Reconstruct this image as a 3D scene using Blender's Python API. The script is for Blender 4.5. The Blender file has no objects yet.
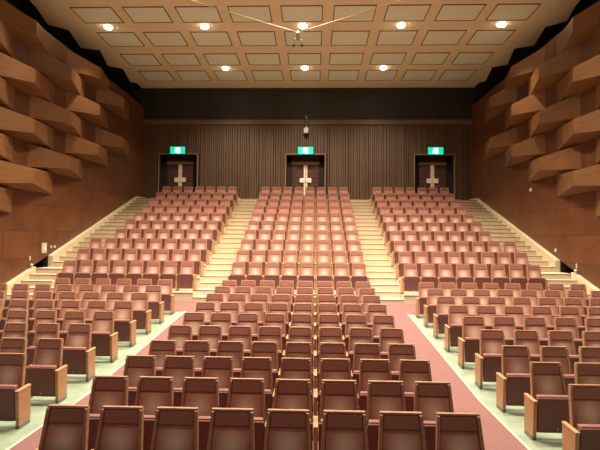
import bpy, bmesh, math, random
from mathutils import Matrix, Vector
R = math.radians
rnd = random.Random(7)
SC = bpy.context.scene
COL = SC.collection

# ------------------------------------------------------------------ materials
def new_mat(name):
    m = bpy.data.materials.new(name); m.use_nodes = True
    nt = m.node_tree
    return m, nt, nt.nodes['Principled BSDF']
def nd(nt, t, **kw):
    n = nt.nodes.new(t)
    for k, v in kw.items():
        setattr(n, k, v)
    return n
def ramp(nt, fac, stops):
    r = nd(nt, 'ShaderNodeValToRGB')
    el = r.color_ramp.elements
    while len(el) < len(stops): el.new(0.5)
    for e, (p, c) in zip(el, stops):
        e.position = p; e.color = (*c, 1)
    nt.links.new(fac, r.inputs[0])
    return r.outputs[0]
def plain(name, col, rough=.6, noise=.12, scale=25, metal=0, spec=.4, bump=0):
    m, nt, b = new_mat(name)
    tc = nd(nt, 'ShaderNodeTexCoord'); n = nd(nt, 'ShaderNodeTexNoise')
    n.inputs['Scale'].default_value = scale; n.inputs['Detail'].default_value = 4
    nt.links.new(tc.outputs['Object'], n.inputs['Vector'])
    d = tuple(c * (1 - noise) for c in col); l = tuple(min(1, c * (1 + noise)) for c in col)
    nt.links.new(ramp(nt, n.outputs[0], [(.3, d), (.7, l)]), b.inputs['Base Color'])
    b.inputs['Roughness'].default_value = rough; b.inputs['Metallic'].default_value = metal
    b.inputs['Specular IOR Level'].default_value = spec
    if bump:
        bp = nd(nt, 'ShaderNodeBump'); bp.inputs['Strength'].default_value = bump; bp.inputs['Distance'].default_value = .01
        nt.links.new(n.outputs[0], bp.inputs['Height']); nt.links.new(bp.outputs[0], b.inputs['Normal'])
    return m
def wood(name, dark, light, rough=.45, stretch=(2, 2, 18), joints=None, rand=0.0, spec=.4):
    m, nt, b = new_mat(name)
    tc = nd(nt, 'ShaderNodeTexCoord'); mp = nd(nt, 'ShaderNodeMapping')
    mp.inputs['Scale'].default_value = stretch
    nt.links.new(tc.outputs['Object'], mp.inputs[0])
    n = nd(nt, 'ShaderNodeTexNoise'); n.inputs['Scale'].default_value = 1.6; n.inputs['Detail'].default_value = 7
    n.inputs['Roughness'].default_value = .6; n.inputs['Distortion'].default_value = .6
    nt.links.new(mp.outputs[0], n.inputs['Vector'])
    c = ramp(nt, n.outputs[0], [(.3, dark), (.72, light)])
    if rand:
        oi = nd(nt, 'ShaderNodeObjectInfo'); mr = nd(nt, 'ShaderNodeMapRange')
        mr.inputs['To Min'].default_value = 1 - rand; mr.inputs['To Max'].default_value = 1 + rand
        nt.links.new(oi.outputs['Random'], mr.inputs['Value'])
        hs = nd(nt, 'ShaderNodeHueSaturation'); nt.links.new(c, hs.inputs['Color']); nt.links.new(mr.outputs[0], hs.inputs['Value'])
        c = hs.outputs[0]
    if joints:
        sx = nd(nt, 'ShaderNodeSeparateXYZ'); nt.links.new(tc.outputs['Object'], sx.inputs[0])
        cx = nd(nt, 'ShaderNodeCombineXYZ')
        nt.links.new(sx.outputs['Y'], cx.inputs['X']); nt.links.new(sx.outputs['Z'], cx.inputs['Y'])
        bt = nd(nt, 'ShaderNodeTexBrick')
        bt.inputs['Scale'].default_value = 1; bt.inputs['Brick Width'].default_value = joints[0]; bt.inputs['Row Height'].default_value = joints[1]
        bt.inputs['Mortar Size'].default_value = .012; bt.inputs['Mortar Smooth'].default_value = 0
        bt.inputs['Color1'].default_value = (1.12, 1.1, 1.05, 1); bt.inputs['Color2'].default_value = (.86, .86, .88, 1); bt.inputs['Mortar'].default_value = (.5, .45, .42, 1)
        nt.links.new(cx.outputs[0], bt.inputs['Vector'])
        mx = nd(nt, 'ShaderNodeMix', data_type='RGBA', blend_type='MULTIPLY'); mx.inputs[0].default_value = 1
        nt.links.new(c, mx.inputs[6]); nt.links.new(bt.outputs[0], mx.inputs[7]); c = mx.outputs[2]
    nt.links.new(c, b.inputs['Base Color'])
    b.inputs['Roughness'].default_value = rough; b.inputs['Specular IOR Level'].default_value = spec
    return m
def emit(name, col, s):
    m, nt, b = new_mat(name)
    b.inputs['Base Color'].default_value = (*col, 1)
    b.inputs['Emission Color'].default_value = (*col, 1); b.inputs['Emission Strength'].default_value = s
    return m
def cushion_mat():
    # moquette; a pale sheen is painted into the middle of the lower back
    m, nt, b = new_mat('moquette_painted_sheen')
    tc = nd(nt, 'ShaderNodeTexCoord')
    n = nd(nt, 'ShaderNodeTexNoise'); n.inputs['Scale'].default_value = 30; n.inputs['Detail'].default_value = 5
    nt.links.new(tc.outputs['Object'], n.inputs['Vector'])
    base = ramp(nt, n.outputs[0], [(.3, (.35, .155, .112)), (.7, (.43, .20, .145))])
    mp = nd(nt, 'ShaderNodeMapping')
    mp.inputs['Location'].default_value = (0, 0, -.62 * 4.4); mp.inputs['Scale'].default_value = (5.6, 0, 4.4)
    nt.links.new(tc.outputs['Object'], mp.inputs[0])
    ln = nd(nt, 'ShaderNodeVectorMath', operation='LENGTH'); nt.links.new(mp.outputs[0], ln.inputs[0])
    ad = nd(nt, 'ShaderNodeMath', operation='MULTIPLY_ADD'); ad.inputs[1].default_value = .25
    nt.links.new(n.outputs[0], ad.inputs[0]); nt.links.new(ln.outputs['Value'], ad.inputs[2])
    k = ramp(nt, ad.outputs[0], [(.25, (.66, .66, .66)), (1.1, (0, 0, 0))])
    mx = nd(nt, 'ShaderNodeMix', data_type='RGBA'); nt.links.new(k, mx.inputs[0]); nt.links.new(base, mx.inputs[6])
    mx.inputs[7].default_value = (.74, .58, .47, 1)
    nt.links.new(mx.outputs[2], b.inputs['Base Color'])
    b.inputs['Roughness'].default_value = .75; b.inputs['Specular IOR Level'].default_value = .25
    b.inputs['Sheen Weight'].default_value = .25; b.inputs['Sheen Tint'].default_value = (.9, .6, .5, 1)
    return m
M = {}
M['shell'] = wood('seat_shell_wood', (.25, .115, .066), (.39, .205, .122), .42, (6, 6, 30))
M['arm'] = wood('arm_wood', (.32, .16, .075), (.47, .26, .13), .4, (8, 8, 30))
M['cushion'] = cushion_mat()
M['head'] = plain('headrest_moquette', (.25, .102, .075), .7, .15, 60, spec=.25)
M['pad'] = plain('seat_moquette', (.24, .108, .088), .75, .15, 60, spec=.25)
M['board'] = plain('seat_underside_board', (.15, .058, .05), .5, .08, 14, spec=.3)
M['stud'] = plain('seat_stud', (.6, .5, .4), .3)
M['foot'] = plain('grey_foot', (.17, .16, .13), .5)
M['wall'] = wood('wall_panels', (.095, .033, .013), (.15, .053, .021), .42, (1.2, 1.2, 1.6), (1.85, .93))
M['wedge'] = wood('wedge_veneer', (.135, .058, .020), (.215, .097, .036), .42, (1.0, .5, 7), None, .12)
M['slat'] = wood('slat_wood', (.085, .05, .028), (.145, .085, .05), .55, (12, 3, .6))
M['slatback'] = plain('slat_backing', (.03, .016, .01), .8)
M['ledge'] = plain('ledge_wood', (.17, .10, .06), .5)
M['booth'] = plain('booth_dark', (.02, .021, .018), .55, .2, 3)
M['mull'] = plain('booth_mullion', (.026, .024, .019), .5)
M['ceil'] = wood('ceiling_board', (.62, .50, .35), (.70, .57, .42), .6, (1.5, 5, 2), None, 0, .3)
M['panel'] = plain('ceiling_panel_fabric', (.64, .63, .54), .8, .06, 30, spec=.2)
M['pframe'] = plain('ceiling_panel_frame', (.17, .10, .05), .6)
M['floor'] = plain('pale_green_floor', (.22, .27, .195), .4, .14, 3.0)
M['carpet'] = plain('pink_carpet', (.18, .09, .083), .9, .12, 40, spec=.15, bump=.3)
M['edge'] = plain('carpet_edging', (.50, .46, .34), .5)
M['step'] = plain('cream_step', (.54, .445, .31), .8, .07, 8, spec=.2)
M['nose'] = plain('step_nosing', (.24, .16, .095), .6)
M['curb'] = plain('cream_curb', (.56, .46, .30), .6, .06, 6)
M['dark'] = plain('dark_void', (.012, .01, .008), .8)
M['frame'] = plain('door_frame_wood', (.26, .165, .10), .5)
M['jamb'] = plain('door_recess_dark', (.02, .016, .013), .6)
M['leaf'] = plain('door_leather', (.085, .037, .033), .5, .2, 12)
M['cream'] = plain('door_cream_metal', (.8, .7, .48), .35)
M['plate'] = plain('push_plate_white', (.85, .78, .62), .3)
M['white'] = plain('white_plastic', (.55, .50, .40), .4)
M['black'] = plain('black_plastic', (.02, .02, .018), .4)
M['cable'] = plain('cable_cream', (.62, .46, .30), .5)
M['steel'] = plain('mic_steel', (.50, .48, .36), .45, .1, 30, .2)
M['lamp'] = emit('lamp_glow', (1, .86, .60), 40)
M['ring'] = plain('lamp_ring', (.75, .62, .42), .4)
M['green'] = emit('exit_green', (.01, .56, .36), 1.0)
M['exwhite'] = emit('exit_white', (.75, 1, .9), 1.15)

# ------------------------------------------------------------------ helpers
def finish(name, bm, mats, parent=None, smooth=False, loc=None):
    bmesh.ops.recalc_face_normals(bm, faces=bm.faces)
    me = bpy.data.meshes.new(name); bm.to_mesh(me); bm.free()
    if not isinstance(mats, (list, tuple)): mats = [mats]
    for m in mats: me.materials.append(m)
    if smooth:
        for p in me.polygons: p.use_smooth = True
    o = bpy.data.objects.new(name, me); COL.objects.link(o)
    if parent: o.parent = parent
    if loc: o.location = loc
    return o
def hexa(bm, pts, mi=0):
    """eight corners: bottom ring four, top ring four"""
    v = [bm.verts.new(p) for p in pts]
    fs = [bm.faces.new([v[i] for i in q]) for q in ((3, 2, 1, 0), (4, 5, 6, 7), (0, 1, 5, 4), (1, 2, 6, 5), (2, 3, 7, 6), (3, 0, 4, 7))]
    for f in fs: f.material_index = mi
    return fs
def box(bm, x0, x1, y0, y1, z0, z1, mi=0):
    return hexa(bm, [(x0, y0, z0), (x1, y0, z0), (x1, y1, z0), (x0, y1, z0), (x0, y0, z1), (x1, y0, z1), (x1, y1, z1), (x0, y1, z1)], mi)
def bevel(bm, w, seg=2):
    bmesh.ops.bevel(bm, geom=list(bm.edges), offset=w, segments=seg, affect='EDGES', profile=.5)
def tube(bm, pts, r, n=8, mi=0):
    rings = []
    pts = [Vector(p) for p in pts]
    for i, p in enumerate(pts):
        d = (pts[min(i + 1, len(pts) - 1)] - pts[max(i - 1, 0)]).normalized()
        a = d.cross(Vector((0, 1, 0) if abs(d.y) < .9 else (1, 0, 0))).normalized(); b = d.cross(a)
        rr = r[i] if isinstance(r, (list, tuple)) else r
        rings.append([bm.verts.new(p + a * rr * math.cos(t) + b * rr * math.sin(t)) for t in [2 * math.pi * k / n for k in range(n)]])
    for s, e in zip(rings, rings[1:]):
        for k in range(n):
            bm.faces.new((s[k], s[(k + 1) % n], e[(k + 1) % n], e[k])).material_index = mi
    bm.faces.new(rings[0]).material_index = mi; bm.faces.new(rings[-1][::-1]).material_index = mi
def lathe(bm, prof, n=20, mi=0, c=(0, 0, 0)):
    rings = []
    for r, z in prof:
        if r < 1e-5: rings.append([bm.verts.new((c[0], c[1], c[2] + z))] * n)
        else: rings.append([bm.verts.new((c[0] + r * math.cos(2 * math.pi * k / n), c[1] + r * math.sin(2 * math.pi * k / n), c[2] + z)) for k in range(n)])
    for s, e in zip(rings, rings[1:]):
        for k in range(n):
            vs = []
            for v in (s[k], s[(k + 1) % n], e[(k + 1) % n], e[k]):
                if v not in vs: vs.append(v)
            if len(vs) > 2: bm.faces.new(vs).material_index = mi
def tag(o, label=None, cat=None, group=None, kind=None):
    if label: o['label'] = label
    if cat: o['category'] = cat
    if group: o['group'] = group
    if kind: o['kind'] = kind
    return o
def empty(name, loc, label, cat, group=None):
    o = bpy.data.objects.new(name, None); COL.objects.link(o); o.location = loc
    o.empty_display_size = .2
    return tag(o, label, cat, group)
def struct(name, bm, mats, label=None, cat=None, parent=None):
    o = finish(name, bm, mats, parent)
    o['kind'] = 'structure'
    return tag(o, label, cat)
def copy_tree(o, parent=None):
    c = o.copy(); COL.objects.link(c)
    if parent: c.parent = parent
    for ch in [k for k in KIDS.get(o.name, [])]: copy_tree(ch, c)
    return c
KIDS = {}
def kid(parent, child):
    KIDS.setdefault(parent.name, []).append(child); return child

ORD = ['zeroth', 'first', 'second', 'third', 'fourth', 'fifth', 'sixth', 'seventh', 'eighth', 'ninth', 'tenth']

# ------------------------------------------------------------------ layout numbers (metres; y runs from the stage to the exit wall)
WX = 9.15                                   # side walls
YB = 25.2                                   # exit wall
LAND = 4.66
def lower_floor(y):
    return 0 if y < 7.6 else .0785 * (y - 7.6)
def lowY(r): return 4.525 + .9571 * (r - 1)
def upY(r): return 15.024 + .897 * (r - 1)
def upF(r): return .848 + .3772 * (r - 1)
Y1 = 14.5                                   # front of the raised seating
TREAD, RISE = .4485, .1885

# ------------------------------------------------------------------ floor
bm = bmesh.new()
ys = [2.2, 7.6, Y1 + .3]
zs = [0, 0, lower_floor(Y1 + .3)]
for i in range(2):
    y0, y1, z0, z1 = ys[i], ys[i + 1], zs[i], zs[i + 1]
    hexa(bm, [(-WX - .2, y0, -.3), (WX + .2, y0, -.3), (WX + .2, y1, -.3), (-WX - .2, y1, -.3), (-WX - .2, y0, z0), (WX + .2, y0, z0), (WX + .2, y1, z1), (-WX - .2, y1, z1)])
struct('floor', bm, M['floor'], 'pale greenish raked floor under the lower seating', 'floor')

def strip_on_floor(bm, x0, x1, y0, y1, t=.012, mi=0):
    cuts = [y0] + [c for c in (7.6,) if y0 < c < y1] + [y1]
    for a, b in zip(cuts, cuts[1:]):
        za, zb = lower_floor(a), lower_floor(b)
        hexa(bm, [(x0, a, za - .02), (x1, a, za - .02), (x1, b, zb - .02), (x0, b, zb - .02), (x0, a, za + t), (x1, a, za + t), (x1, b, zb + t), (x0, b, zb + t)], mi)
for s, nm in ((-1, 'left'), (1, 'right')):
    bm = bmesh.new(); a, b = sorted((s * 2.0, s * 3.22)); strip_on_floor(bm, a, b, 2.2, 13.3)
    o = finish('aisle_carpet', bm, M['carpet'])
    tag(o, f'pink carpet running up the aisle {nm} of the lower centre seats', 'carpet', None, 'structure')
    bm = bmesh.new(); a, b = sorted((s * 3.22, s * 3.255)); strip_on_floor(bm, a, b, 2.2, 13.3, .016)
    o = finish('carpet_edging', bm, M['edge'])
    tag(o, f'pale edging strip along the carpet of the aisle {nm} of the centre seats', 'edging', None, 'structure')
bm = bmesh.new(); strip_on_floor(bm, -2.0, 2.0, 2.2, 13.3)
tag(finish('seating_carpet', bm, M['carpet']), 'pink carpet under the lower centre seats', 'carpet', None, 'structure')
bm = bmesh.new(); strip_on_floor(bm, -WX, WX, 13.3, Y1)
tag(finish('cross_aisle_carpet', bm, M['carpet']), 'pink carpet of the cross aisle in front of the raised seats', 'carpet', None, 'structure')

# ------------------------------------------------------------------ raised seating: platforms and stairs
def platform(name, xr, label):
    bm = bmesh.new()
    for r in range(1, 11):
        x0, x1 = xr(r)
        y0 = Y1 + .897 * (r - 1); z = upF(r)
        box(bm, x0, x1, y0, y0 + .897, -.2, z)
        box(bm, x0, x1, y0 - .012, y0 + .03, z - .03, z + .004, 1)
    x0, x1 = xr(10)
    box(bm, x0, x1, Y1 + 8.97, YB, -.2, LAND)
    return struct(name, bm, [M['step'], M['nose']], label, 'seating platform')
platform('floor_platform', lambda r: (-2.30, 2.30), 'cream stepped platform carrying the upper centre seats')
def side(s):
    def f(r):
        e = 3.36 + .565 * (8 if r <= 3 else 7) + .08
        return (-e, -3.36) if s < 0 else (3.36, e)
    return f
platform('floor_platform', side(-1), 'cream stepped platform carrying the upper left seats')
platform('floor_platform', side(1), 'cream stepped platform carrying the upper right seats')
def flight(xr, label):
    bm = bmesh.new()
    for j in range(22):
        y0 = Y1 + TREAD * j; z = .70 + RISE * j
        x0, x1 = xr(y0)
        y1 = y0 + TREAD if j < 21 else YB
        box(bm, x0, x1, y0, y1, -.2, z)
        box(bm, x0, x1, y0 - .008, y0 + .03, z - .026, z + .003, 1)
    return struct('stairs', bm, [M['step'], M['nose']], label, 'stairs')
flight(lambda y: (-3.36, -2.30), 'cream stairs between the upper left and upper centre seats')
flight(lambda y: (2.30, 3.36), 'cream stairs between the upper centre and upper right seats')
def outer(s):
    def f(y):
        e = 3.36 + .565 * (8 if y < Y1 + .897 * 3 - .05 else 7) + .08
        return (-WX, -e) if s < 0 else (e, WX)
    return f
def side_flight(sd, label):
    f = outer(sd); bm = bmesh.new()
    st = [(15.4 - TREAD * k, 1.50 - .17 * k) for k in range(6 if sd < 0 else 5)][::-1]
    st += [(16.3 + TREAD * k, 1.50 + .1756 * (k + 1)) for k in range(18)]
    for n, (y0, z) in enumerate(st):
        y1 = st[n + 1][0] if n + 1 < len(st) else YB
        if y0 < Y1 - .05: x0, x1 = (-WX, -7.28) if sd < 0 else (8.42, WX)
        else: x0, x1 = f(y0)
        box(bm, x0, x1, y0, y1, -.2, z)
        box(bm, x0, x1, y0 - .008, y0 + .03, z - .026, z + .003, 1)
    return struct('stairs', bm, [M['step'], M['nose']], label, 'stairs')
side_flight(-1, 'cream stairs climbing along the left wall')
side_flight(1, 'cream stairs climbing along the right wall')
# sloping curb along each side wall, with the gap at the low side passage
def curb_z(y):
    pts = [(12.6, .64), (13.7, 1.02), (16.2, 1.88), (24.2, 4.76), (YB, 4.8)]
    for (a, za), (b, zb) in zip(pts, pts[1:]):
        if y <= b: return za + (zb - za) * (y - a) / (b - a)
    return pts[-1][1]
for s, nm in ((-1, 'left'), (1, 'right')):
    for (a, b, part) in ((12.7, 15.3, 'short lower'), (16.28, YB, 'long upper')):
        bm = bmesh.new()
        cuts = [a] + [c for c in (13.7, 16.2, 24.2) if a < c < b] + [b]
        for c, d in zip(cuts, cuts[1:]):
            x0, x1 = sorted((s * (WX - .17), s * (WX + .02)))
            hexa(bm, [(x0, c, 0), (x1, c, 0), (x1, d, 0), (x0, d, 0), (x0, c, curb_z(c)), (x1, c, curb_z(c)), (x1, d, curb_z(d)), (x0, d, curb_z(d))])
        tag(finish('stair_curb', bm, M['curb']), f'{part} cream curb sloping along the foot of the {nm} wall', 'curb', None, 'structure')
    # guide lamp at the top end of the lower curb
    t = empty('guide_lamp', (s * (WX - .085), 15.18, curb_z(15.18)), f'small white guide lamp on the end of the {nm} wall curb', 'guide lamp')
    bm = bmesh.new(); box(bm, -.03, .03, -.03, .03, -.01, .06); bevel(bm, .006, 1); finish('base', bm, M['steel'], t)
    bm = bmesh.new(); lathe(bm, [(.0, .15), (.04, .14), (.055, .11), (.05, .08), (.03, .055), (0, .055)], 14); finish('globe', bm, M['white'], t, True)

# ------------------------------------------------------------------ walls
for s, nm in ((-1, 'left'), (1, 'right')):
    bm = bmesh.new()
    X0, X1 = sorted((s * WX, s * (WX + .25)))
    Z1 = 10.0
    # wall below/around the low passage: y 15.3..16.28
    box(bm, X0, X1, 2.2, 15.3, 0, Z1); box(bm, X0, X1, 16.28, YB + .3, 0, Z1)
    hexa(bm, [(X0, 15.3, curb_z(15.3)), (X1, 15.3, curb_z(15.3)), (X1, 16.28, curb_z(16.28)), (X0, 16.28, curb_z(16.28)), (X0, 15.3, Z1), (X1, 15.3, Z1), (X1, 16.28, Z1), (X0, 16.28, Z1)])
    # slot above the wall, behind the ceiling edge
    a, b = sorted((s * WX, s * 10.7)); box(bm, a, b, 2.2, YB + .3, Z1 - .04, Z1, 1)
    a, b = sorted((s * 10.6, s * 10.7)); box(bm, a, b, 2.2, YB + .3, Z1, 11.4, 1)
    struct('wall_' + nm, bm, [M['wall'], M['dark']], f'{nm} wall of reddish brown wood panels', 'wall')
    bm = bmesh.new()                        # dark passage under the wall
    a, b = sorted((s * (WX + .25), s * (WX + 1.3)))
    box(bm, *sorted((s * (WX + 1.3), s * (WX + 1.4))), 15.0, 19.2, 1.2, 2.4)
    box(bm, *sorted((s * WX, s * (WX + 1.3))), 15.05, 19.2, 1.3, 1.49)
    box(bm, a, b, 15.0, 15.1, 1.2, 2.4); box(bm, a, b, 19.1, 19.2, 1.2, 2.4); box(bm, a, b, 15.0, 19.2, 2.3, 2.4)
    box(bm, *sorted((s * (WX + .03), s * (WX + .27))), 16.265, 16.29, 1.3, 1.86)
    tag(finish('side_passage', bm, M['dark']), f'dark low opening beneath the {nm} wall beside the stairs', 'opening', None, 'structure')

# exit wall: openings for three doors, slats, ledge, dark booth strip
DOORS = [(-7.15, 'left'), (-.005, 'centre'), (7.1, 'right')]
DW = 1.075; DT = 7.24
bm = bmesh.new()
edges = [-10.7]
for c, _ in DOORS: edges += [c - DW, c + DW]
edges.append(10.7)
for a, b in zip(edges[0::2], edges[1::2]):
    box(bm, a, b, YB + .06, YB + .35, 0, 11.4)
for c, _ in DOORS:
    box(bm, c - DW, c + DW, YB + .06, YB + .35, DT, 11.4); box(bm, c - DW, c + DW, YB + .06, YB + 1.0, 0, LAND)
x = -9.34
while x < 9.34:
    wd = rnd.uniform(.055, .12); dp = rnd.choice((.0, .015, .03))
    lo = LAND
    for c, _ in DOORS:
        if x + wd > c - DW - .06 and x < c + DW + .06: lo = DT + .06
    box(bm, x, x + wd, YB + dp, YB + .07, lo, 8.93, 1)
    x += wd + rnd.uniform(.022, .055)
struct('wall_back', bm, [M['slatback'], M['slat']], 'exit wall clad in narrow dark brown vertical wood slats', 'wall')
bm = bmesh.new(); box(bm, -9.4, 9.4, YB - .06, YB + .07, 8.93, 9.0); box(bm, -9.4, 9.4, YB - .0, YB + .07, 9.0, 9.2)
tag(finish('trim_1', bm, M['ledge']), 'thin brown ledge along the top of the slatted wall', 'trim', None, 'structure')
bm = bmesh.new(); box(bm, -9.4, 9.4, YB + .02, YB + .06, 9.2, 10.98)
w1 = struct('window_1', bm, M['booth'], 'long dark control booth window strip above the slatted wall', 'window')
bm = bmesh.new()
for k in range(-6, 7): box(bm, k * 1.4 - .035, k * 1.4 + .035, YB - .02, YB + .05, 9.2, 10.98)
finish('mullion', bm, M['mull'], w1)

# doors
for i, (c, nm) in enumerate(DOORS):
    t = empty(f'door_{i+1}', (c, YB, LAND), f'dark maroon padded double door under the {nm} exit sign', 'door'); t['kind'] = 'structure'
    H = DT - LAND
    bm = bmesh.new()
    for s in (-1, 1):
        a, b = sorted((s * (DW - .0), s * (DW + .05))); box(bm, a, b, -.05, .12, 0, H + .05)
    box(bm, -DW - .05, DW + .05, -.05, .12, H, H + .05)
    finish('frame', bm, M['frame'], t)
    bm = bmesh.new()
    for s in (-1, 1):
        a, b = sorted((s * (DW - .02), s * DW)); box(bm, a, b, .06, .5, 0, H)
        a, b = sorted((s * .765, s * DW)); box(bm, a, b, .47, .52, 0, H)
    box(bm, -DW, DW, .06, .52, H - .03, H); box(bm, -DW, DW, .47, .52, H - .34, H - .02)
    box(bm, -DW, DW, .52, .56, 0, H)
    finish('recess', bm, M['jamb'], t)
    bm = bmesh.new(); box(bm, -.78, .78, .40, .48, H - .50, H - .34); bevel(bm, .01, 1)
    finish('transom', bm, M['frame'], t)
    for s in (-1, 1):
        bm = bmesh.new()
        a, b = sorted((s * .01, s * .76)); box(bm, a, b, .44, .49, .01, H - .5)
        for u in range(4):                # buttoned padding
            for v in range(8):
                px = s * (.20 + u * .15); pz = .18 + v * .24
                if pz > H - .6: continue
                lathe_c = [(.07, 0), (.05, .018), (0, .022)]
                q = bmesh.new(); lathe(q, lathe_c, 8); q.transform(Matrix.Translation((px, .44, pz)) @ Matrix.Rotation(R(90), 4, 'X'))
                me = bpy.data.meshes.new('tmp'); q.to_mesh(me); q.free(); bm.from_mesh(me); bpy.data.meshes.remove(me)
        lf = finish('leaf', bm, M['leaf'], t)
        bm = bmesh.new(); a, b = sorted((s * .008, s * .10)); box(bm, a, b, .41, .45, .01, H - .5)
        finish('stile', bm, M['cream'], lf)
        bm = bmesh.new(); a, b = sorted((s * .03, s * .33)); box(bm, a, b, .37, .41, 1.06, 1.32); bevel(bm, .018, 2)
        finish('push_plate', bm, M['plate'], lf)
    # exit sign over the door
    e = empty('exit_sign', (c + (.0 if i != 2 else .04), YB, 7.22), f'lit green exit sign above the {nm} double door', 'exit sign', 'exit signs over the doors')
    bm = bmesh.new(); box(bm, -.44, .44, -.13, .0, 0, .44); bevel(bm, .012, 1); finish('housing', bm, M['black'], e)
    bm = bmesh.new(); box(bm, -.42, .42, -.14, -.125, .02, .42); finish('face', bm, M['green'], e)
    bm = bmesh.new()
    yy0, yy1 = -.15, -.138
    box(bm, .0, .14, yy0, yy1, .06, .38)              # the open doorway of the pictogram
    lathe(bm, [(0, -.0), (.035, 0), (.035, .01), (0, .01)], 10, 0, (0, 0, 0))
    for v in list(bm.verts)[8:]:
        v.co = Vector((v.co.x - .08, yy0 + v.co.z, v.co.y + .345))
    def limb(pts, w):
        for (ax, az), (bx, bz) in zip(pts, pts[1:]):
            d = Vector((bx - ax, bz - az)).normalized(); n = Vector((-d.y, d.x)) * w
            hexa(bm, [(ax - n.x, yy0, az - n.y), (ax + n.x, yy0, az + n.y), (bx + n.x, yy0, bz + n.y), (bx - n.x, yy0, bz - n.y),
                      (ax - n.x, yy1, az - n.y), (ax + n.x, yy1, az + n.y), (bx + n.x, yy1, bz + n.y), (bx - n.x, yy1, bz - n.y)])
    limb([(-.09, .30), (-.06, .18)], .032); limb([(-.06, .19), (-.01, .13), (-.03, .05)], .02); limb([(-.06, .19), (-.12, .12), (-.19, .11)], .02)
    limb([(-.09, .29), (-.15, .25), (-.18, .19)], .014); limb([(-.09, .29), (-.02, .25), (.02, .27)], .014)
    finish('pictogram', bm, M['exwhite'], e)

# ------------------------------------------------------------------ carved wedges on the side walls
def wedge_mesh(s, first=False):
    """local origin: wall plane at the ridge line's foot; ridge .6 m into the room"""
    p = .60; ht, hw = .225, .40
    bm = bmesh.new()
    def P(x, y, z): return bm.verts.new((-s * x, y, z))
    L0, L1 = P(0, -1.5, -hw), P(0, -1.5, hw)
    T0, T1 = P(p, 0, -ht), P(p, 0, ht)
    E0, E1 = P(0, 2.1, -hw), P(0, 2.1, hw)
    K0, K1 = P(-.03, 0, -hw), P(-.03, 0, hw)
    for q in ((L0, L1, T1, T0), (T0, T1, E1, E0), (L0, T0, K0), (T0, E0, K0), (L1, K1, T1), (T1, K1, E1), (L0, K0, K1, L1), (K0, E0, E1, K1)): bm.faces.new(q)
    return bm
COLS = [(12.1, [3.74, 5.37, 7.03, 8.68]), (14.33, [4.55, 6.17, 7.80, 9.38]), (16.5, [5.35, 7.03, 8.68]), (18.75, [6.25, 7.93, 9.5]), (21.12, [7.05, 8.95])]
for s, nm in ((-1, 'left'), (1, 'right')):
    proto = None
    for ci, (yc, zz) in enumerate(COLS):
        for zi, z in enumerate(zz):
            if proto is None: o = proto = finish('wall_wedge', wedge_mesh(s), M['wedge'])
            else: o = proto.copy(); COL.objects.link(o)
            o.location = (s * WX, yc, z)
            cn = ['column nearest the stage', 'second column from the stage', 'middle column', 'second column from the exit wall', 'column nearest the exit wall'][ci]
            rn = 'lowest' if zi == 0 else ('topmost' if zi == len(zz) - 1 else ORD[zi + 1] + ' from bottom')
            tag(o, f'brown wooden wedge on {nm} wall, {rn} in {cn}', 'wall wedge', f'wooden wedges of the {nm} wall')

# ------------------------------------------------------------------ ceiling
EDGE = [(9.7, 2.2), (9.75, 14.6), (9.6, 15.0), (9.8, 16.3), (10.1, 17.5), (9.58, 18.05), (9.92, 19.7), (9.25, 20.1), (9.69, 21.85), (9.16, 22.35), (9.53, 24.2), (9.3, 24.5), (9.3, YB + .06)]
ZP = [(2.2, 11.0), (13.3, 10.98), (13.6, 11.03), (15.3, 10.98), (15.7, 11.03), (17.5, 10.985), (18.05, 11.03), (19.7, 10.98), (20.1, 11.03), (21.85, 10.985), (22.35, 11.03), (24.2, 10.99), (24.5, 11.02), (YB + .06, 11.0)]
def interp(pts, y):
    for (a, za), (b, zb) in zip(pts, pts[1:]):
        if y <= b: return za + (zb - za) * (y - a) / (b - a)
    return pts[-1][1]
EXY = [(y, x) for x, y in EDGE]
cuts = sorted(set([y for y, _ in EXY] + [y for y, _ in ZP]))
bm = bmesh.new()
for a, b in zip(cuts, cuts[1:]):
    xa, xb, za, zb = interp(EXY, a), interp(EXY, b), interp(ZP, a), interp(ZP, b)
    hexa(bm, [(-xa, a, za), (xa, a, za), (xb, b, zb), (-xb, b, zb), (-xa, a, za + .12), (xa, a, za + .12), (xb, b, zb + .12), (-xb, b, zb + .12)])
bmesh.ops.remove_doubles(bm, verts=bm.verts, dist=1e-4)
box(bm, -10.7, 10.7, 2.2, YB + .4, 11.4, 11.5, 1)
struct('ceiling', bm, [M['ceil'], M['dark']], 'tan wooden stepped ceiling with rows of recessed panels', 'ceiling')
PROWS = [(16.2, 17.38), (18.26, 19.56), (20.48, 21.78), (22.62, 24.03)]
PITCH = 1.938; PWID = .775
rown = ['row nearest the stage', 'second row from the stage', 'second row from the exit wall', 'row nearest the exit wall']
coln = ['leftmost', 'second from left', 'third from left', 'fourth from left', 'middle', 'fourth from right', 'third from right', 'second from right', 'rightmost']
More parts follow.
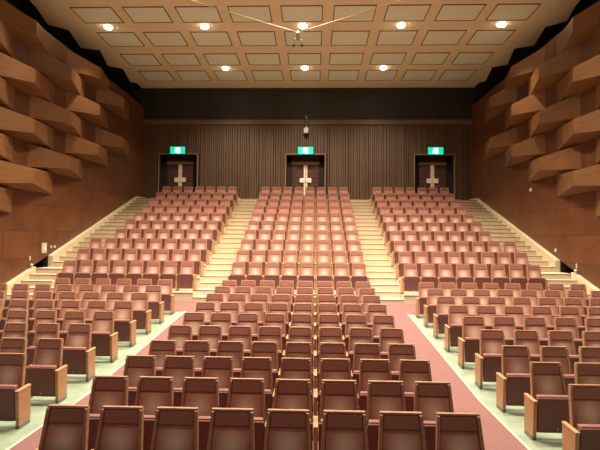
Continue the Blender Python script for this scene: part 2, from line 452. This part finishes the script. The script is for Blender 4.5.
for ri, (a, b) in enumerate(PROWS):
    za, zb = interp(ZP, a), interp(ZP, b)
    proto = None
    for ci in range(9):
        X = (ci - 4) * PITCH
        lab = f'beige ceiling panel, {coln[ci]} in the {rown[ri]}'
        if proto is None:
            t = empty('ceiling_panel', (X, a, za), lab, 'ceiling panel', 'beige panels of the ceiling'); t['kind'] = 'thing'
            L = b - a; dz = zb - za
            def sl(bm, x0, x1, y0, y1, d0, d1):
                f = lambda y: dz * y / L
                hexa(bm, [(x0, y0, f(y0) - d1), (x1, y0, f(y0) - d1), (x1, y1, f(y1) - d1), (x0, y1, f(y1) - d1), (x0, y0, f(y0) - d0), (x1, y0, f(y0) - d0), (x1, y1, f(y1) - d0), (x0, y1, f(y1) - d0)])
            bm = bmesh.new(); W = PWID
            sl(bm, -W, W, 0, .05, -.01, .02); sl(bm, -W, W, L - .05, L, -.01, .02); sl(bm, -W, -W + .04, .05, L - .05, -.01, .02); sl(bm, W - .04, W, .05, L - .05, -.01, .02)
            kid(t, finish('frame', bm, M['pframe'], t))
            bm = bmesh.new(); sl(bm, -W + .04, W - .04, .05, L - .05, -.01, .012)
            kid(t, finish('board', bm, M['panel'], t)); proto = t
        else:
            t = copy_tree(proto); t.location = (X, a, za); tag(t, lab)

# downlights; rows nearer the stage lie above the picture, the nearest an added fill
def downlight(x, y, lab, energy, size=124):
    z = interp(ZP, y)
    t = empty('downlight', (x, y, z), lab, 'ceiling light', 'round downlights in the ceiling')
    bm = bmesh.new(); lathe(bm, [(.15, .02), (.23, .02), (.235, -.005), (.20, -.02), (.15, -.018), (.15, .02)], 24); finish('trim_ring', bm, M['ring'], t, True)
    bm = bmesh.new(); lathe(bm, [(.15, .0), (.15, -.05), (.125, -.075), (.07, -.09), (0, -.095)], 24); finish('lamp_glass', bm, M['lamp'], t, True)
    spot(x, y, z - .16, energy, size)
def spot(x, y, z, energy, size=124, blend=1.0):
    li = bpy.data.lights.new('downlight_or_fill', 'SPOT'); li.energy = energy; li.spot_size = R(size); li.spot_blend = blend
    li.shadow_soft_size = .14; li.color = (1, .86, .68)
    o = bpy.data.objects.new('downlight_or_fill', li); COL.objects.link(o); o.location = (x, y, z)
place = ['leftmost', 'second from left', 'middle', 'second from right', 'rightmost']
LE = 2600
for k, x in enumerate((-7.78, -3.9, 0, 3.85, 7.74)):
    downlight(x, 17.73, f'glowing round downlight, {place[k]} of five in the row nearer the stage', LE * (.75 if k in (1, 2, 3) else .5), 104 if k in (1, 2, 3) else 80)
for k, x in enumerate((-3.95, 0, 3.85)):
    downlight(x, 22.27, f'glowing round downlight, {("left", "middle", "right")[k]} one of three in the row near the exit wall', LE * .62, 128)
for y, e in ((13.4, 1.2), (9.0, 1.45), (4.6, .25)):       # out-of-frame ceiling lamps; row nearest the stage is fill added for near seat fronts
    for x, k in ((-7.78, .5), (-3.9, 1.15), (0, 1.2), (3.85, 1.15), (7.74, .5)): spot(x, y, 10.8, LE * e * k, 64 if abs(x) > 7 else 124)

# ------------------------------------------------------------------ hanging microphone
t = empty('hanging_microphone', (.0, 13.0, 8.40), 'hanging stereo microphone on pale cables below the ceiling lights', 'microphone')
bm = bmesh.new(); lathe(bm, [(0, .28), (.05, .27), (.085, .2), (.085, .02), (.05, -.05), (.055, -.12), (0, -.13)], 14); bm.transform(Matrix.Scale(.72, 4)); finish('body', bm, M['steel'], t, True)
for s in (-1, 1):
    bm = bmesh.new(); tube(bm, [(s * .05, 0, -.02), (s * .12, 0, -.04), (s * .165, 0, -.12), (s * .13, 0, -.2), (s * .15, 0, -.27)], .018, 8)
    bm.transform(Matrix.Scale(.72, 4)); ar = finish('mic_arm', bm, M['steel'], t, True)
    bm = bmesh.new(); tube(bm, [(s * .15, 0, -.24), (s * .16, 0, -.29), (s * .20, 0, -.335)], [.025, .045, .035], 10); bm.transform(Matrix.Scale(.72, 4)); finish('mic_capsule', bm, M['black'], ar, True)
for s in (-1, 1):
    bm = bmesh.new(); n = 14
    end = Vector((s * 7.6, .0, 2.55)); pts = []
    for k in range(n + 1):
        u = k / n; pts.append((s * .03 + (end.x - s * .03) * u, 0, .18 + (end.z - .18) * u - .10 * u * (1 - u)))
    tube(bm, pts, .016, 6); finish('cable', bm, M['cable'], t, True)

# camera-like device on the ledge of the exit wall
t = empty('wall_sensor', (.02, YB - .12, 8.4), 'small black and white device hanging above the centre exit sign', 'sensor')
bm = bmesh.new(); box(bm, -.11, .11, -.1, .06, .42, .76); bevel(bm, .02, 2); finish('bracket', bm, M['black'], t)
bm = bmesh.new(); box(bm, -.13, .13, -.14, .06, .0, .30); bevel(bm, .03, 2); tube(bm, [(0, -.03, .28), (0, -.03, .44)], .04, 8); finish('housing', bm, M['white'], t)
bm = bmesh.new(); tube(bm, [(.0, -.02, .74), (.04, -.02, .84), (.03, -.02, .92), (-.06, -.02, .97)], .022, 8); finish('hook', bm, M['white'], t, True)

# small wall fittings
def plate(name, s, y, z, wy, wz, lab, cat, knob=True):
    t = empty(name, (s * WX, y, z), lab, cat)
    bm = bmesh.new(); a, b = sorted((-s * .03, s * .01)); box(bm, a, b, -wy / 2, wy / 2, -wz / 2, wz / 2); bevel(bm, .006, 1)
    finish('plate', bm, M['white'], t)
    if knob:
        bm = bmesh.new(); a, b = sorted((-s * .045, -s * .025)); box(bm, a, b, -wy * .2, wy * .2, -wz * .22, wz * .22); finish('switch', bm, M['cream'], t)
plate('switch_plate', -1, 16.0, 2.19, .28, .36, 'tall cream switch plate low on the left wall', 'switch plate')
plate('wall_socket', -1, 16.42, 2.22, .07, .10, 'tiny pale fitting right beside the tall cream switch plate', 'wall fitting', False)
plate('wall_socket', -1, 16.66, 2.22, .09, .10, 'second tiny pale fitting right of the tall cream switch plate', 'wall fitting', False)
plate('wall_socket', -1, 15.2, 1.86, .05, .16, 'tiny pale upright fitting above the guide lamp on the left wall', 'wall fitting', False)
plate('wall_plate', 1, 18.4, 4.62, .20, .13, 'white rectangular plate on the right wall below the wedges', 'wall plate', False)
plate('wall_socket', 1, 16.55, 2.26, .12, .11, 'round pale fitting low on the right wall beside the stairs', 'wall fitting', False)
plate('wall_socket', 1, 15.25, 1.78, .05, .16, 'tiny pale upright fitting above the guide lamp on the right wall', 'wall fitting', False)

# ------------------------------------------------------------------ the tip-up seats
ZB, ZT = .36, .96
def hwid(z): return .205 + (.96 - z) / .46 * .032
def SP(u, d, z): return (u * hwid(z), -(.96 - z) * .22 - d, z)
def slab(bm, u0, u1, d0, d1, z0, z1, mi=0):
    return hexa(bm, [SP(u0, d1, z0), SP(u1, d1, z0), SP(u1, d0, z0), SP(u0, d0, z0), SP(u0, d1, z1), SP(u1, d1, z1), SP(u1, d0, z1), SP(u0, d0, z1)], mi)
def m_shell():
    bm = bmesh.new(); slab(bm, -.99, .99, -.032, -.012, ZB, ZT - .028)
    slab(bm, -1, -.85, -.014, .034, ZB + .1, ZT - .022); slab(bm, .85, 1, -.014, .034, ZB + .1, ZT - .022); slab(bm, -1, 1, -.014, .022, ZT - .022, ZT)
    bevel(bm, .005, 2); return bm
def m_cushion():
    bm = bmesh.new(); slab(bm, -.85, .85, -.012, .010, ZB + .06, .80); bevel(bm, .012, 2); return bm
def m_head():
    bm = bmesh.new(); slab(bm, -.85, .85, -.012, .020, .80, ZT - .022); bevel(bm, .014, 2); return bm
def m_pad():
    bm = bmesh.new()
    hexa(bm, [(-.225, -.25, .15), (.225, -.25, .15), (.225, -.19, .15), (-.225, -.19, .15), (-.222, -.272, .580), (.222, -.272, .580), (.222, -.185, .580), (-.222, -.185, .580)])
    bevel(bm, .016, 2); return bm
def m_board():
    bm = bmesh.new()
    hexa(bm, [(-.242, -.275, .105), (.242, -.275, .105), (.242, -.245, .105), (-.242, -.245, .105), (-.242, -.30, .562), (.242, -.30, .562), (.242, -.27, .562), (-.242, -.27, .562)])
    bevel(bm, .006, 1)
    q = bmesh.new(); lathe(q, [(.009, 0), (.009, .006), (0, .008)], 8); q.transform(Matrix.Translation((.02, -.278, .155)) @ Matrix.Rotation(R(90), 4, 'X'))
    for f in q.faces: f.material_index = 1
    me = bpy.data.meshes.new('tmp'); q.to_mesh(me); q.free(); bm.from_mesh(me); bpy.data.meshes.remove(me)
    return bm
def m_arm():
    bm = bmesh.new()
    hexa(bm, [(-.024, -.275, .05), (.024, -.275, .05), (.024, -.02, .05), (-.024, -.02, .05), (-.024, -.305, .505), (.024, -.305, .505), (.024, -.03, .505), (-.024, -.03, .505)])
    bevel(bm, .004, 1); return bm
def m_armpad():
    bm = bmesh.new(); hexa(bm, [(-.028, -.312, .505), (.028, -.312, .505), (.028, -.025, .505), (-.028, -.025, .505), (-.028, -.316, .528), (.028, -.316, .528), (.028, -.02, .54), (-.028, -.02, .54)])
    bevel(bm, .006, 1); return bm
def m_foot():
    bm = bmesh.new(); box(bm, -.027, .027, -.27, -.03, -.012, .05); bevel(bm, .004, 1); return bm
def build_seat(name, w):
    t = bpy.data.objects.new(name, None); COL.objects.link(t); t.empty_display_size = .1
    sh = kid(t, finish('backrest', m_shell(), M['shell'], t))
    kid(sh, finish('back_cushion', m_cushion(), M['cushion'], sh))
    kid(sh, finish('headrest_cushion', m_head(), M['head'], sh))
    bd = kid(t, finish('seat', m_board(), [M['board'], M['stud']], t))
    kid(bd, finish('seat_cushion', m_pad(), M['pad'], bd))
    a = kid(t, finish('arm_support', m_arm(), M['arm'], t)); a.location.x = -(w - (.05 if w > .6 else 0)) / 2
    kid(a, finish('armrest', m_armpad(), M['arm'], a)); kid(a, finish('foot', m_foot(), M['foot'], a))
    return t, a
W1, W2, W3 = .55, .6056, .565
protos = {}
def seat(w, X, Y, Z, label, group, last_right, stuff=None):
    if w not in protos:
        t, a = build_seat('theatre_seat', w); protos[w] = (t, a, [False])
    t0, a0, used = protos[w]
    if not used[0]: t = t0; used[0] = True
    else: t = copy_tree(t0)
    t.location = (X, Y, Z); tag(t, label, 'seat', group)
    if last_right:
        a = copy_tree(a0, t); a.location.x = (w - (.05 if w > .6 else 0)) / 2
    return t
# build prototypes before any extra arm is copied onto them
def rown_(n): return ORD[n]
# lower centre block: ten rows of eight
for r in range(1, 11):
    for i in range(8):
        y = lowY(r)
        seat(W1, (i - 3.5) * W1, y, lower_floor(y), f'maroon tip-up seat, lower centre block, {ORD[r]} row from the front, {ORD[i+1]} from its left end',
             'seats of the lower centre block', i == 7)
NL = {10: 6, 9: 8, 8: 7, 7: 6, 6: 5, 5: 3, 4: 2, 3: 1}
NR = {10: 8, 9: 8, 8: 7, 7: 6, 6: 5, 5: 4, 4: 3, 3: 2, 2: 1}
for s, nm, N, off in ((-1, 'left', NL, 3.497), (1, 'right', NR, 3.416)):
    for r, n in N.items():
        for i in range(n):
            y = lowY(r); X = s * (off + (i + .5) * W2)
            last = (s < 0 and i == 0) or (s > 0 and i == n - 1)
            bk = 'rearmost row' if r == 10 else ORD[11 - r] + ' row from its back'
            seat(W2, X, y, lower_floor(y), f'maroon tip-up seat, lower {nm} block, {bk}, {ORD[i+1]} from the carpeted aisle', f'seats of the lower {nm} block', last)
def upper_specs(r):
    out = [('centre', (i - 3.5) * W3, i, i == 7) for i in range(8)]
    n = 8 if r <= 3 else 7
    out += [('left', -(3.399 + (i + .5) * W3), i, i == 0) for i in range(n)]
    out += [('right', 3.378 + (i + .5) * W3, i, i == n - 1) for i in range(n)]
    return out
for r in range(1, 7):
    for nm, X, i, last in upper_specs(r):
        where = {'centre': 'from its left end', 'left': 'from the centre stairs', 'right': 'from the centre stairs'}[nm]
        seat(W3, X, upY(r), upF(r), f'maroon tip-up seat, upper {nm} block, {ORD[r]} row from its front, {ORD[i+1]} {where}', f'seats of the upper {nm} block', last)
# the last four rows up the slope: too many and too small, one object
bm = bmesh.new()
builders = [(m_shell, 0), (m_cushion, 1), (m_head, 2), (m_board, 3), (m_pad, 4)]
def merge(fn, mi, mat):
    q = fn()
    for f in q.faces: f.material_index = mi
    q.transform(mat); me = bpy.data.meshes.new('tmp'); q.to_mesh(me); q.free(); bm.from_mesh(me); bpy.data.meshes.remove(me)
for r in range(7, 11):
    for nm, X, i, last in upper_specs(r):
        T = Matrix.Translation((X, upY(r), upF(r)))
        for fn, mi in builders: merge(fn, mi, T)
        for sx in ([-1, 1] if last else [-1]):
            Ta = Matrix.Translation((X + sx * W3 / 2, upY(r), upF(r)))
            merge(m_arm, 5, Ta); merge(m_armpad, 5, Ta); merge(m_foot, 6, Ta)
M['cushion_far'] = plain('moquette_far_rows', (.44, .19, .14), .75, .15, 12, spec=.25)
o = finish('theatre_seats', bm, [M['shell'], M['cushion_far'], M['head'], M['board'], M['pad'], M['arm'], M['foot']])
tag(o, 'maroon tip-up seats filling the last four rows below the exit doors', 'seats', None, 'stuff')

# ------------------------------------------------------------------ camera
ya, pi_, ro = R(1.812), R(1.5003), R(.478)
c, s = math.cos, math.sin
M1 = Matrix(((c(ya), 0, s(ya)), (0, 1, 0), (-s(ya), 0, c(ya))))
M2 = Matrix(((1, 0, 0), (0, c(pi_), -s(pi_)), (0, s(pi_), c(pi_))))
M3 = Matrix(((c(ro), s(ro), 0), (-s(ro), c(ro), 0), (0, 0, 1)))
MM = M3 @ M2 @ M1
rows = [Vector((MM[i][0], MM[i][2], MM[i][1])) for i in range(3)]
cam = bpy.data.cameras.new('camera'); co = bpy.data.objects.new('camera', cam); COL.objects.link(co)
rot = Matrix((rows[0], rows[1], -rows[2])).transposed().to_4x4()
co.matrix_world = Matrix.Translation((.5174, 0, 2.66)) @ rot
cam.sensor_width = 36; cam.lens = 455 / 600 * 36; cam.clip_end = 200
SC.camera = co

# ------------------------------------------------------------------ world and view
w = bpy.data.worlds.new('world'); SC.world = w; w.use_nodes = True
bg = w.node_tree.nodes['Background']; bg.inputs[0].default_value = (1, .8, .6, 1); bg.inputs[1].default_value = .12
SC.view_settings.view_transform = 'Standard'; SC.view_settings.look = 'None'
SC.view_settings.exposure = .12; SC.view_settings.gamma = 1
SC.view_settings.use_curve_mapping = False
